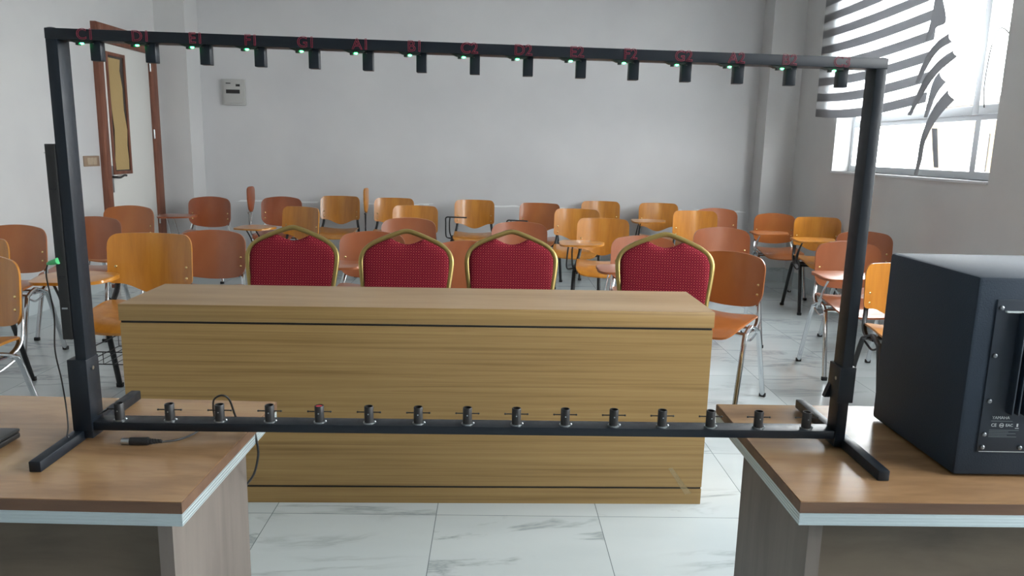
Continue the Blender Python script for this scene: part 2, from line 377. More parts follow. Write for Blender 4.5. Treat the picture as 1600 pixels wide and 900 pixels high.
# loose curled strips at the torn edge
def strip(px, w0, w1, tone, twist=0.0):
    P = smooth([atx(a_, b2, bx-d_)-Vector((bx, 0, 0)) for (a_, b2, d_) in px], 7); g = []
    for i, p in enumerate(P):
        k = i/(len(P)-1); wd = w0+(w1-w0)*k
        q = P[min(i+1, len(P)-1)]-P[max(i-1, 0)]; q.normalize()
        s_ = Vector((math.sin(twist+k*1.1), math.cos(twist+k*1.1)*q.z*-1, q.y)); s_.normalize()
        g.append([p - s_*wd*.5, p, p + s_*wd*.5])
    MB().sheet(g, .0012, lambda i_, j_: Vector((-1, 0, 0))).build('loose_strip', M[tone], bl)
def blade(upper, lower, tone, d0, d1):
    U = smooth([atx(1200+a_/3, b2/3, bx-d0-(d1-d0)*i/(len(upper)-1))-Vector((bx, 0, 0)) for i, (a_, b2) in enumerate(upper)], 5)
    L = smooth([atx(1200+a_/3, b2/3, bx-d0-(d1-d0)*i/(len(lower)-1)-.01)-Vector((bx, 0, 0)) for i, (a_, b2) in enumerate(lower)], 5)
    g = [[p.lerp(q, k/4)+Vector((-.022*math.sin(math.pi*k/4), 0, 0)) for k in range(5)] for p, q in zip(U, L)]
    MB().sheet(g, .001, lambda i_, j_: Vector((-1, 0, 0))).build('loose_strip', M[tone], bl)
blade([(788, -40), (775, 40), (768, 90), (752, 190)], [(820, -10), (835, 100), (790, 130), (754, 192)], 'band', .02, .06)
blade([(860, 150), (800, 190), (760, 240), (725, 310), (705, 390)], [(866, 197), (812, 226), (772, 272), (737, 332), (707, 391)], 'band', .04, .10)
blade([(880, 230), (820, 268), (760, 330), (715, 410), (668, 538)], [(890, 264), (842, 302), (792, 347), (738, 424), (671, 541)], 'band', .05, .14)
blade([(812, 330), (780, 370), (765, 430), (745, 550)], [(836, 384), (802, 424), (777, 474), (747, 551)], 'band', .03, .08)
blade([(850, 415), (800, 470), (760, 540), (725, 640), (710, 740), (698, 820)], [(876, 467), (822, 522), (777, 582), (738, 664), (721, 752), (701, 821)], 'band', .05, .15)
blade([(774, 600), (778, 700), (788, 785)], [(794, 602), (797, 702), (799, 786)], 'band', .02, .02)
blade([(800, 130), (790, 260), (770, 400)], [(850, 150), (846, 250), (812, 380)], 'sheer', .01, .02)
# outdoors, seen only through the lower panes
MB().bb((3.4, -14, -.3), (40, 40, -.1)).build('ground', M['ground']); struct(bpy.data.objects['ground'])
ob = thing('building', 'pale ochre building seen through the lower panes of the corner window', 'building', (14.5, 18, -.1))
MB().bb((0, -9, 0), (6, 9, 3.1)).build('wall', M['outwall'], ob)
MB().bb((-.2, -9.2, 3.1), (6.2, 9.2, 3.3)).build('roof', M['outroof'], ob)
for i in range(4): MB().bb((-.03, -6.6+i*4, 1.0), (.02, -5.4+i*4, 2.2)).build('window', M['boxd'], ob)

# door on the left wall
dr = bpy.data.objects.new('door_1', None); C.objects.link(dr); dr['kind'] = 'structure'; dr.location = (XL, 6.70, 0)
W = 1.08
MB().bb((0, 0, 0), (.05, .085, 2.33), .004).bb((0, W-.14, 0), (.05, W, 2.33), .004).bb((0, .085, 2.17), (.05, W-.14, 2.33), .004).build('door_frame', M['mahog'], dr)
leaf = MB().bb((.0, .087, .005), (.03, W-.142, 2.168), .003).build('door_leaf', M['white'], dr)
gf = MB(); y0, y1, z0, z1 = .145, .475, 1.02, 2.10
gf.bb((.03, y0, z0), (.042, y0+.03, z1), .002).bb((.03, y1-.03, z0), (.042, y1, z1), .002).bb((.03, y0+.03, z0), (.042, y1-.03, z0+.03), .002).bb((.03, y0+.03, z1-.03), (.042, y1-.03, z1), .002)
gf.build('glass_bead', M['mahog'], dr)
MB().bb((.03, y0+.03, z0+.03), (.032, y1-.03, z1-.03)).build('glass', M['doorglass'], dr)
pl = [(1.06, .19, .42), (1.15, .185, .425), (1.28, .20, .42), (1.42, .205, .43), (1.6, .19, .40), (1.8, .18, .395), (1.95, .178, .37), (2.05, .178, .385)]
g = [[Vector((.036+.002*math.sin(z*19+k*3), a_+(b2-a_)*k/4, z)) for k in range(5)] for z, a_, b2 in pl]
MB().sheet(g, .001, lambda i_, j_: Vector((1, 0, 0))).build('paper', M['paper'], dr)
MB().bb((.03, .10, .86), (.036, .135, 1.10), .001).build('lock_plate', M['steel'], dr)
MB().cyl((.036, .118, 1.0), (.075, .118, 1.0), .009).sweep([(.075, .112, 1.0), (.08, .17, .995), (.078, .24, 1.01), (.075, .29, 1.008)], .007, .01, (1, 0, 0), 8, sub=4).build('door_handle', M['boxd'], dr)
for z in (.5, 1.35, 2.0): MB().cyl((.05, W-.143, z), (.05, W-.143, z+.09), .008).build('hinge', M['steel'], dr)

# switch plate and electric box
sw = thing('light_switch', 'brown switch plate on the left wall beside the door', 'switch', (XL, 6.55, 1.145))
MB().bb((0, -.12, -.045), (.010, .12, .045), .003).build('plate', M['switch'], sw)
for i in range(3): MB().bb((.010, -.075+i*.05+.002, -.03), (.014, -.075+i*.05+.048, .03), .001).build('rocker', M['switchc'], sw)
eb = thing('electric_box', 'grey breaker box mounted high on the back wall', 'breaker box', (-3.01, YB, 1.855))
MB().bb((-.125, -.035, -.135), (.125, 0, .135), .006).build('case', M['box'], eb)
MB().bb((-.10, -.047, -.115), (.105, -.035, .115), .004).build('cover', M['box'], eb)
MB().bb((-.07, -.050, -.015), (.075, -.047, .025)).build('breaker_window', M['boxd'], eb)
MB().bb((.035, -.050, .058), (.078, -.047, .082)).build('test_button', M['boxd'], eb)
MB().bb((-.07, -.049, .085), (-.02, -.047, .094)).build('badge', M['boxd'], eb)


# ------------------------------------------------------------------ tablet arm chairs
def col_sheet(mb, W, top, bot, depth, nu, nv, th, rot='xz'):
    g = []
    for i in range(nu+1):
        u = -math.cos(math.pi*i/nu); x = u*W/2; t_, b_ = top(u), bot(u); row = []
        for j in range(nv+1):
            z = b_+(t_-b_)*j/nv; row.append(Vector((x, depth(x, z), z)))
        g.append(row)
    mb.sheet(g, th, lambda i_, j_: Vector((0, 1, 0))); return mb
def rc(u, r=.2, p=2.3):       # 0 in the middle, 1 at the very edge (rounded corner falloff)
    a = (abs(u)-(1-r))/r
    return 0 if a <= 0 else 1-(1-min(a, 1)**p)**(1/p)
def tablet_mesh(w, d, th):
    mb = MB(); n = 18; g = []
    for i in range(n+1):
        u = -math.cos(math.pi*i/n); x = u*w/2; f = rc(u, .35)*d*.42
        y0 = -d/2+f+.03*max(0, u); y1 = d/2-f*.8-.05*max(0, u)
        g.append([Vector((x, y0+(y1-y0)*j/8, -.006*(2*j/8-1)**2)) for j in range(9)])
    mb.sheet(g, th, lambda i_, j_: Vector((0, 0, 1))); return mb
CACHE = {}
def chair(kind, tab, wood, label, loc, rz, sc=1.0, group='tablet arm chairs of the audience'):
    """kind: square (black frame) or round (chrome frame); sitter looks along local -y"""
    root = thing('tablet_arm_chair', label, 'chair', loc, rz, group); root.scale = (sc,)*3
    key = (kind, tab, wood)
    if key in CACHE:
        for ch in CACHE[key]:
            c = ch.copy(); C.objects.link(c); c.parent = root
            for g_ in ch.children:
                d = g_.copy(); C.objects.link(d); d.parent = c
        return root
    sq = kind == 'square'; fm = M['blackmetal'] if sq else M['chrome']; wm = M[wood]
    parts = []
    def P(mb, name, m, par=None, ang=35):
        o = mb.build(name, m, par or root, ang=ang)
        if par is None: parts.append(o)
        return o
    dep = lambda x, z: .175 + .045*math.sin((z-.50)*2.2) - 1.25*x*x*.9
    if sq:
        top = lambda u: .822 - .065*rc(u, .24) - .004*u*u
        bot = lambda u: .515 + .055*(1-math.cos(math.pi*min(1, abs(u)/.82)))/2 + .03*rc(u, .14)
    else:
        top = lambda u: .822 - .028*u*u - .06*rc(u, .26)
        bot = lambda u: .512 + .035*u*u + .07*rc(u, .34)
    back = P(col_sheet(MB(), .425, top, bot, dep, 26, 8, .011), 'backrest', wm, ang=50)
    for x in (-.178, .178):
        for z in (.60, .655):
            P(MB().ball((x, dep(x, z)-.001, z), .008, (1, .45, 1), 8), 'rivet', M['rivet'] if not sq or 1 else fm, back)
    # seat
    g = []; n = 20
    for i in range(n+1):
        u = -math.cos(math.pi*i/n); x = u*.205; f = rc(u, .32)*.085
        y0, y1 = -.235+f, .165-f*.9
        g.append([Vector((x, y0+(y1-y0)*j/10, .447 + .02*u*u - .035*max(0, (-(y0+(y1-y0)*j/10)-.13)/.1)**2 - .012*math.cos(j/10*3.1))) for j in range(11)])
    P(MB().sheet(g, .011, lambda i_, j_: Vector((0, 0, 1))), 'seat', wm, ang=50)
    for s_ in (-1, 1):
        xs = s_*.222
        lf = P(MB().sweep([(xs+s_*.012, -.215, 0), (xs, -.115, .37), (xs-s_*.004, -.075, .425), (xs-s_*.006, -.01, .452)], .0145, .0085, (1, 0, 0), 14, sub=5, power=2.6), 'leg', fm)
        lr = P(MB().sweep([(xs+s_*.012, .215, 0), (xs, .105, .37), (xs-s_*.004, .06, .425), (xs-s_*.006, -.01, .452)], .0145, .0085, (1, 0, 0), 14, sub=5, power=2.6), 'leg', fm)
        P(MB().box((xs+s_*.012, -.214, .012), (.034, .022, .024), .004), 'foot_cap', M['rubber'], lf)
        P(MB().box((xs+s_*.012, .214, .012), (.034, .022, .024), .004), 'foot_cap', M['rubber'], lr)
        xb = s_*.180
        yb = lambda z: dep(xb, z)+.022
        P(MB().sweep([(xs-s_*.012, -.02, .425), (xs-s_*.014, .06, .425), (xs-s_*.02, .125, .46), (xb+s_*.004, yb(.54), .54), (xb, yb(.62), .62), (xb, yb(.69), .69)], .0135, .007, (1, 0, 0), 12, sub=5, power=2.6), 'back_post', fm)
        P(MB().sweep([(xs-s_*.004, -.085, .40), (xs-s_*.004, -.02, .375), (xs-s_*.004, .07, .40)], .006, .006, (1, 0, 0), 8, sub=6), 'gusset', fm)
    P(MB().cyl((-.215, -.09, .418), (.215, -.09, .418), .011).cyl((-.215, .07, .418), (.215, .07, .418), .011), 'cross_tube', fm)
    if tab == 'basket': pass
    if tab in ('open', 'basket'):
        tb = P(tablet_mesh(.35, .27, .014), 'tablet', wm, ang=50); tb.location = (-.165, -.20, .655); tb.rotation_euler = (R(2), R(-1), 0)
        P(MB().cyl((-.29, -.24, .650), (-.06, -.16, .650), .008, n=8), 'hinge_bar', fm)
        P(MB().sweep([(-.265, -.235, .648), (-.275, -.17, .56), (-.28, -.13, .47), (-.27, -.09, .435), (-.235, -.03, .43)], .006, .006, (1, 0, 0), 8, sub=5)
          .sweep([(-.235, -.165, .648), (-.24, -.10, .56), (-.235, -.05, .46), (-.225, -.02, .43)], .006, .006, (1, 0, 0), 8, sub=5), 'tablet_support', fm)
    if tab == 'folded':
        tb = P(tablet_mesh(.26, .17, .014), 'tablet', wm, ang=50); tb.location = (-.275, .03, .80); tb.rotation_euler = (R(8), R(90), R(4))
        P(MB().sweep([(-.285, .06, .668), (-.28, .02, .56), (-.28, .0, .47), (-.26, -.01, .43), (-.225, -.01, .43)], .006, .006, (1, 0, 0), 8, sub=5)
          .sweep([(-.265, -.08, .668), (-.265, -.07, .56), (-.26, -.05, .46), (-.225, -.03, .43)], .006, .006, (1, 0, 0), 8, sub=5).cyl((-.285, .075, .668), (-.265, -.095, .668), .008, n=8), 'tablet_support', fm)
    if tab == 'arm':
        P(MB().sweep([(-.225, -.02, .43), (-.265, -.04, .435), (-.28, -.10, .47), (-.28, -.13, .60), (-.275, -.14, .655), (-.22, -.15, .662), (-.06, -.17, .662)], .007, .007, (0, 1, 0), 8, sub=5)
          .sweep([(-.225, -.05, .44), (-.24, -.10, .50), (-.24, -.145, .60), (-.235, -.15, .655)], .007, .007, (0, 1, 0), 8, sub=4), 'arm_support', fm)
    if tab == 'basket':
        k = MB()
        for z in (.24, .30): k.sweep([(-.19, -.17, z), (.19, -.17, z), (.19, .15, z), (-.19, .15, z)], .003, .003, (0, 0, 1), 6, closed=True)
        for i in range(9): k.sweep([(-.19+.0475*i, -.17, .30), (-.19+.0475*i, -.17, .24), (-.19+.0475*i, .15, .24), (-.19+.0475*i, .15, .30)], .002, .002, (1, 0, 0), 5)
        for x in (-.19, .19): k.cyl((x, -.10, .30), (x*1.1, -.10, .40), .003, n=6).cyl((x, .08, .30), (x*1.1, .08, .40), .003, n=6)
        P(k, 'book_basket', fm)
    CACHE[key] = parts
    return root
def place(cx, top, zt, kind, tab, wood, rot, label, sc=None):
    p = atz(cx, top, zt); s = sc or zt/.822; a = R(rot)
    off = Vector((-math.sin(a)*.205*s, math.cos(a)*.205*s, 0))
    return chair(kind, tab, wood, label, (p.x-off.x, p.y-off.y, 0), a, s)
S, O_ = 'square', 'round'
CH_ = [
 (-26, 398, .83, O_, 'none', 'honey', -8, 'honey wooden chair with chrome frame cut by the left edge, nearest on the left'),
 (-38, 371, .80, S, 'none', 'honey', 0, 'honey wooden chair just behind the nearest left chair, top corner peeking out'),
 (27, 351, .80, O_, 'none', 'orange', 0, 'orange-brown chair with chrome legs left of the black post, by the left wall'),
 (149, 338, .80, O_, 'none', 'brown', 0, 'brown chair half hidden by the left black post, below the door'),
 (205, 321, .80, O_, 'none', 'orange', 0, 'orange-brown chair standing right in front of the white door'),
 (240, 364, .855, S, 'basket', 'honey', 0, 'large honey plywood chair behind the left end of the long desk, with writing tablet'),
 (335, 359, .80, O_, 'none', 'brown', 0, 'reddish brown chair between the large honey chair and the first red chair'),
 (330, 307, .80, O_, 'open', 'dark', 0, 'dark red-brown back row chair with open tablet, nearest to the door corner'),
 (442, 307, .80, O_, 'folded', 'dark', 0, 'dark red-brown back row chair with its tablet folded upright, behind the first red chair'),
 (476, 323, .80, S, 'open', 'honey', -28, 'turned honey chair peeking over the right shoulder of the first red chair'),
 (533, 306, .80, S, 'none', 'honey', 0, 'honey back row chair with black legs between the first and second red chairs'),
 (617, 309, .80, S, 'folded', 'honey', 0, 'honey back row chair with thin upright folded tablet, above second red chair'),
 (650, 321, .80, S, 'none', 'honey', 0, 'honey chair just ahead of the back row, above the second red chair'),
 (640, 340, .80, O_, 'none', 'brown', 0, 'pinkish brown chair right behind the second red chair, top edge showing'),
 (584, 361, .80, O_, 'open', 'brown', 0, 'pinkish brown chair between the first and second red chairs, directly behind the desk'),
 (742, 312, .80, S, 'arm', 'honey', 0, 'honey back row chair standing alone with bare black arm bracket'),
 (812, 346, .80, O_, 'none', 'brown', 0, 'pinkish brown chair right behind the third red chair'),
 (730, 376, .785, O_, 'none', 'brown', 0, 'brown chair showing in the gap between the second and third red chairs'),
 (845, 317, .80, S, 'arm', 'orange', -12, 'orange back row chair with black arm bracket right of the lone honey one'),
 (902, 326, .80, S, 'none', 'honey', -6, 'honey chair in the middle row left of the larger tablet chair, overlapped by it'),
 (943, 341, .80, S, 'open', 'honey', -6, 'honey chair with black frame and sloping open tablet between third and fourth red chairs'),
 (938, 314, .80, S, 'none', 'honey', 0, 'honey back row chair above the middle honey pair, white glare on its left'),
 (1004, 368, .80, O_, 'open', 'brown', 0, 'brown chair with chrome tablet support half hidden by the fourth red chair'),
 (1028, 317, .80, S, 'open', 'honey', 0, 'honey back row chair with small open tablet above the fourth red chair'),
 (1085, 329, .80, S, 'none', 'honey', 0, 'honey chair one row ahead of the back wall, above the fourth red chair right side'),
 (1118, 325, .80, O_, 'none', 'brown', 0, 'pinkish brown back row chair nearest to the right column'),
 (1126, 355, .80, O_, 'none', 'brown', 0, 'pinkish brown chair right of the fourth red chair, behind the large brown one'),
 (1146, 393, .797, O_, 'none', 'orange', -38, 'large turned brown chair with chrome legs at the right end of the long desk'),
 (1209, 333, .775, O_, 'open', 'orange', 0, 'orange-brown chrome chair with open tablet in the right corner by the column'),
 (1275, 339, .80, S, 'open', 'honey', 0, 'honey chair with black legs and open tablet in front of the right wall'),
 (1347, 361, .80, O_, 'none', 'brown', 0, 'pinkish brown chair seen on both sides of the right black post'),
 (1322, 377, .80, O_, 'open', 'brown', 0, 'pinkish brown chair with chrome tablet frame left of the right black post'),
 (1407, 411, .78, S, 'none', 'honey', 0, 'honey chair seen in the gap between the right black post and the loudspeaker'),
]
for q in CH_: place(*q)
chair(S, 'none', 'orange', 'chair whose pale seat corner pokes out low behind the loudspeaker', (1.84, 3.02, 0), R(-40))

# ------------------------------------------------------------------ banquet chairs
def banquet():
    root = thing('banquet_chair', '', 'chair', (0, 0, 0), 0, 'red banquet chairs behind the long desk')
    Z = .915
    half = [(0, 0), (.06, .016), (.12, .040), (.17, .064), (.208, .096), (.226, .138), (.223, .20), (.208, .31), (.196, .44)]
    yy = lambda z: .20 - (Z-z)*.20
    pts = [(-x, yy(Z-d), Z-d) for x, d in half[::-1]] + [(x, yy(Z-d), Z-d) for x, d in half[1:]]
    P = smooth([Vector(p) for p in pts], 5)
    MB().sweep(P, .010, .0125, (0, 1, 0), 12, power=2.8).build('back_frame', M['gold'], root)
    # cushion: follows the frame, scooped below the hand hole
    xs = [p.x for p in P]; zs = [p.z for p in P]
    def ztop(x):
        x = abs(x)
        for i in range(len(P)-1):
            a, b_ = P[i], P[i+1]
            if a.x >= 0 and b_.x >= x >= a.x and b_.z <= a.z: return a.z+(b_.z-a.z)*(x-a.x)/max(1e-6, b_.x-a.x)
        return Z-.14
    def sidex(z):
        d = Z-z
        for (x0, d0), (x1, d1) in zip(half, half[1:]):
            if d0 <= d <= d1: return x0+(x1-x0)*(d-d0)/(d1-d0)
        return half[-1][0]
    n = 40; m_ = 24; front = []; zb_ = .49
    for j in range(m_+1):
        row = []
        for i in range(n+1):
            u = -1+2*i/n; x = u*.214
            zt_ = ztop(x)-.011
            if abs(x) < .075: zt_ = min(zt_, Z-.011-.030-.024*math.cos(x/.075*math.pi/2))
            z = zb_+(zt_-zb_)*j/m_; w_ = sidex(z)-.010; xx = max(-w_, min(w_, x))
            row.append((xx, z, u, j/m_))
        front.append(row)
    def puff(u, v): return .016*(max(0, 1-abs(u)**6)*max(0, 1-abs(2*v-1)**8))**.5
    mb = MB()
    gF = [[Vector((x, yy(z)-.010-puff(u, v), z)) for (x, z, u, v) in row] for row in front]
    gB = [[Vector((x, yy(z)+.010+puff(u, v)*.6, z)) for (x, z, u, v) in row] for row in front]
    A = [[mb.bm.verts.new(p) for p in r_] for r_ in gF]; B = [[mb.bm.verts.new(p) for p in r_] for r_ in gB]
    for j in range(m_):
        for i in range(n):
            mb.bm.faces.new((A[j][i], A[j][i+1], A[j+1][i+1], A[j+1][i])); mb.bm.faces.new((B[j][i], B[j+1][i], B[j+1][i+1], B[j][i+1]))
        for i in (0, n): mb.bm.faces.new((A[j][i], A[j+1][i], B[j+1][i], B[j][i]))
    for i in range(n):
        for j in (0, m_): mb.bm.faces.new((A[j][i], A[j][i+1], B[j][i+1], B[j][i]))
    mb.build('back_cushion', M['red'], root, ang=60)
    MB().box((0, -.04, .455), (.36, .38, .07), .025).build('seat_cushion', M['red'], root)
    MB().bb((-.175, -.23, .40), (.175, -.21, .42)).bb((-.175, .10, .40), (.175, .12, .42)).bb((-.175, -.23, .40), (-.155, .12, .42)).bb((.155, -.23, .40), (.175, .12, .42)).build('seat_frame', M['gold'], root)
    for s_ in (-1, 1):
        MB().sweep([(s_*.196, yy(.475), .475), (s_*.184, .118, .42), (s_*.18, .13, .2), (s_*.18, .17, 0)], .011, .011, (1, 0, 0), 10, sub=4, power=3).build('leg', M['gold'], root)
        MB().sweep([(s_*.165, -.22, .42), (s_*.165, -.225, .2), (s_*.165, -.23, 0)], .011, .011, (1, 0, 0), 10, sub=3, power=3).build('leg', M['gold'], root)
    return root
BL = [(458, 352, 0, 'leftmost red banquet chair with gold frame behind the long desk'),
      (636, 358, 0, 'second red banquet chair from the left behind the long desk'),
      (800, 359, 0, 'third red banquet chair from the left, behind the middle of the long desk'),
      (1041, 363, -8, 'rightmost red banquet chair with gold frame, by the right end of the long desk')]
proto = banquet()
for i, (cx, ty, rot, l) in enumerate(BL):
    r = proto
    if i:
        r = proto.copy(); C.objects.link(r)
        for ch in proto.children: c = ch.copy(); C.objects.link(c); c.parent = r
    zz = .942 if i == 3 else .926; r.scale = (zz/.926,)*3; p = atz(cx, ty, zz); r.location = (p.x+.20*math.sin(R(rot)), p.y-.20*math.cos(R(rot)), 0); r.rotation_euler = (0, 0, R(rot)); r['label'] = l

# ------------------------------------------------------------------ long panelled desk
dk = thing('panel_desk', 'long oak laminate desk with closed front panel in the middle of the room', 'desk', (-1.407, 2.604, 0), .0406)
W, D, H = 2.157, .401, .758
MB().bb((0, 0, .698), (W, D, H), .0012).build('desk_top', M['oak'], dk)
MB().bb((.002, .002, H), (W-.002, D-.002, H+.0015)).build('top_laminate', M['oaktop'], dk)
MB().bb((.006, .004, .690), (W-.006, D-.01, .698)).build('inlay_strip', M['groove'], dk)
MB().bb((.004, 0, .070), (W-.004, .018, .690)).build('front_panel', M['oak'], dk)
MB().bb((.006, .003, .062), (W-.006, .02, .070)).build('inlay_strip', M['groove'], dk)
MB().bb((.004, 0, .0), (W-.004, .018, .062)).build('plinth', M['oak'], dk)
for x in (.004, W-.022, W/2-.009): MB().bb((x, .018 if x > .01 and x < W-.03 else .0181, 0), (x+.018, D-.01, .690)).build('side_panel', M['oak'], dk)
MB().bb((.022, .05, .42), (W/2-.009, D-.03, .438)).bb((W/2+.009, .05, .42), (W-.022, D-.03, .438)).build('shelf', M['oak'], dk)
tp_ = MB().prism([Vector((2.02, -.0008, .145)), (2.035, -.0008, .15), (2.115, -.0008, .045), (2.09, -.0008, .04)], Vector((0, .0006, 0))).build('tape_mark', M['tape'], dk)

# ------------------------------------------------------------------ near tables
def table(name, label, x0, x1, yf, dep, side, rz, mod_in):
    o = thing(name, label, 'table', (x0, yf, 0), rz); Wt = x1-x0
    MB().bb((0, 0, .730), (Wt, dep, .7495)).build('edge_band', M['edgeb'], o)
    MB().bb((.0015, .0015, .7495), (Wt-.0015, dep-.0015, .7505)).build('tabletop', M['desk'], o)
    MB().bb((.001, .001, .707), (Wt-.001, dep-.001, .730)).build('aluminium_trim', M['alu'], o)
    for x in (.04, Wt-.065):
        MB().bb((x, .045, 0), (x+.025, dep-.10, .707)).build('side_panel', M['panel'], o)
    MB().bb((.065, .075, .30), (Wt-.065, .093, .707)).build('modesty_panel', M['mod'], o)
    MB().bb((.065, .30, .05), (Wt-.065, .318, .30)).build('lower_panel', M['mod'], o)
    return o
table('teacher_table', 'brown laminate table at lower left with aluminium edge, holding the harp left foot', -1.737, -.537, 1.143, .50, 1, R(-.0), 0)
table('teacher_table', 'brown laminate table at lower right carrying the loudspeaker', .503, 1.703, 1.196, .50, -1, R(1.5), 0)

# ------------------------------------------------------------------ laser harp
hp = thing('laser_harp', 'black rectangular metal laser harp frame bridging the two near tables', 'musical instrument', (-.081, 1.430, .7524), R(1.66)); hp.rotation_euler = (R(.6), 0, R(1.66))
hm = M['harp']; xl, xr = -.759, .759; zt_l, zt_r = .7755, .7605
pw, pd = .021, .040; y0, y1 = -.02, .02
tilt = (zt_r-zt_l)/(xr-xl)
ztop_ = lambda x: zt_l + (x-xl)*tilt
for s_, xo in ((1, xl), (-1, xr)):
    xi = xo+s_*pw; a, b_ = min(xo, xi), max(xo, xi)
    pst = MB().bb((a, y0, .004), (b_, y1, ztop_(xo)), .0015).build('post', hm, hp)
    if s_ > 0: MB().bb((a-.0155, y0-.003, .02), (b_+.001, y1+.003, .165), .002).build('post_sleeve', hm, hp)
    else:
        sl = MB().bb((a-.004, y0-.002, .098), (b_+.007, y1+.008, .172), .002)
        sl.prism([Vector((a-.004, y1-.006, .128)), (a-.004, y1-.006, .098), (a-.014, y1-.006, .098)], Vector((0, .012, 0))).build('post_sleeve', hm, hp)
    MB().bb((a-.017 if s_ > 0 else a+.017, -.165, 0), (b_-.017 if s_ > 0 else b_+.017, .220, .020), .0015).build('foot', hm, hp)
    for z in (.145,):
        MB().cyl((xi, -.005, z), (xi+s_*.004, -.005, z), .004, n=8).build('sleeve_screw', M['steel'], hp)
L_ = xr-xl-2*pw
MB().bb((xl+pw, -.018, .020), (xr-pw, .022, .037), .0012).build('bottom_rail', hm, hp)
tr = MB().box(((xl+xr)/2, 0, 0), (L_+pw*2+.0, .040, .019), .0012).build('top_rail', hm, hp, loc=(0, -.001, (zt_l+zt_r)/2-.0095)); tr.rotation_euler = (0, -math.atan(tilt)*1, 0)
# rubber lip at the corners and weld beads
for xo in (xl+.008, xr-.008): MB().ball((xo, -.012, ztop_(xo)), .006, (1.6, 1, .35), 8).build('weld_bead', hm, hp)
names = ['C1', 'D1', 'E1', 'F1', 'G1', 'A1', 'B1', 'C2', 'D2', 'E2', 'F2', 'G2', 'A2', 'B2', 'C3']
for i in range(15):
    x = -.6776 + .0972*i
    zr = ztop_(x)-.019
    # hanging square tube with its sensor board
    tb = MB().bb((x-.0092, -.010, zr-.034), (x+.0092, .008, zr+.001), .001).build('hanging_tube', hm, hp)
    text('letter', names[i], 0.027, M['redpen'], hp, (x-.010, -.0212, zr+.0095), (R(90), 0, 0), outline=.0004)
    lx = x-.021
    bd = MB().prism([Vector((lx-.022, -.017, zr)), (lx-.012, -.017, zr-.004), (lx+.014, -.017, zr-.004), (lx+.02, -.017, zr)], Vector((0, .014, 0)))
    bd.box((lx-.007, -.012, zr-.0055), (.006, .008, .005), .0005)
    bd = bd.build('sensor_board', M['pcb'], hp)
    MB().ball((lx+.001, -.0145, zr-.0048), .0026, (1.25, 1, .8), 10).build('green_led', M['led'], bd)
    # wire slack under the rail
    MB().sweep([(lx+.013, -.012, zr-.002), (lx+.02, -.012, zr-.0045), (x-.0095, -.010, zr-.002)], .0012, .0012, (0, 1, 0), 6, sub=4).build('wire', M['cable'], hp)
    # laser tube on the bottom rail
    xb = -.6917 + .0983*i
    tb = MB(); n = 20
    zb0 = .037
    prof = [(.0092, 0), (.0092, .034), (.0086, .035), (.0072, .035), (.0070, .010), (0, .010)]
    rings = [[tb.bm.verts.new((xb+r_*math.cos(2*math.pi*k/n), -.003+r_*math.sin(2*math.pi*k/n), zb0+h_)) for k in range(n)] if r_ else None for r_, h_ in prof]
    cv = tb.bm.verts.new((xb, -.003, zb0+.010))
    for a_, b2 in zip(rings, rings[1:]):
        for k in range(n):
            if b2: tb.bm.faces.new((a_[k], a_[(k+1) % n], b2[(k+1) % n], b2[k]))
            else: tb.bm.faces.new((a_[k], a_[(k+1) % n], cv))
    lt = tb.build('laser_tube', M['plastic'], hp)
    if i == 4: MB().cyl((xb, -.003, zb0+.010), (xb, -.003, zb0+.034), .0066, n=14).build('red_insert', M['redcap'], lt)
    if i != 0:
        MB().cyl((xb-.0225, -.003, zb0+.0225), (xb-.009, -.003, zb0+.0225), .0013, n=8).cyl((xb+.009, -.003, zb0+.0225), (xb+.0225, -.003, zb0+.0225), .0013, n=8).ball((xb-.0225, -.003, zb0+.0225), .0021, n=8).ball((xb+.0225, -.003, zb0+.0225), .0021, n=8).build('adjusting_screw', M['plastic'], lt)
    else:
        MB().cyl((xb-.0225, -.003, zb0+.0225), (xb-.009, -.003, zb0+.0225), .0013, n=8).ball((xb-.0225, -.003, zb0+.0225), .0021, n=8).build('adjusting_screw', M['plastic'], lt)
    MB().cyl((xb, -.0125, zb0+.021), (xb, -.0118, zb0+.021), .0014, n=8).build('set_screw', M['steel'], lt)
    wsh = MB().cyl((xb, -.003, zb0), (xb, -.003, zb0+.0025), .0115, n=18).ball((xb+.0115, -.004, zb0+.0025), .003, n=8)
    wsh.build('washer', M['steel'], lt)
# control box on the outer side of the left post
cb = MB().bb((xl-.0185, -.022, .205), (xl, .018, .573), .0012).build('control_box', M['plastic'], hp)
for z in (.325, .49, .265): MB().bb((xl-.014, -.0235, z), (xl-.004, -.022, z+.003)).build('terminal', M['steel'] if z < .3 else M['boxd'], cb)
MB().cyl((xl-.0185, -.01, .556), (xl-.026, -.012, .557), .0009, n=6).build('antenna_stub', M['steel'], cb)
pl_ = MB().cyl((xl-.030, -.020, .353), (xl-.012, -.0245, .358), .0042, .0062, 12).cyl((xl-.036, -.018, .351), (xl-.030, -.020, .353), .0022, .0042, 10)
gp = pl_.build('green_plug', M['greenplug'], hp)
pts = [(xl-.035, -.018, .3515), (xl-.046, -.008, .325), (xl-.040, -.006, .25), (xl-.046, -.004, .18), (xl-.038, -.006, .12), (xl-.026, -.020, .07), (xl-.017, -.035, .035), (xl-.012, -.05, .021), (xl-.006, -.055, .0215)]
MB().sweep(pts, .0014, .0014, (0, 1, 0), 8, sub=7).build('audio_cable', M['cable'], hp)
MB().sweep([(xl+pw, .0, .045), (xl+.035, .01, .052), (-.714, -.003, .0595)], .0014, .0014, (0, 1, 0), 8, sub=5).build('wire', M['cable'], hp)

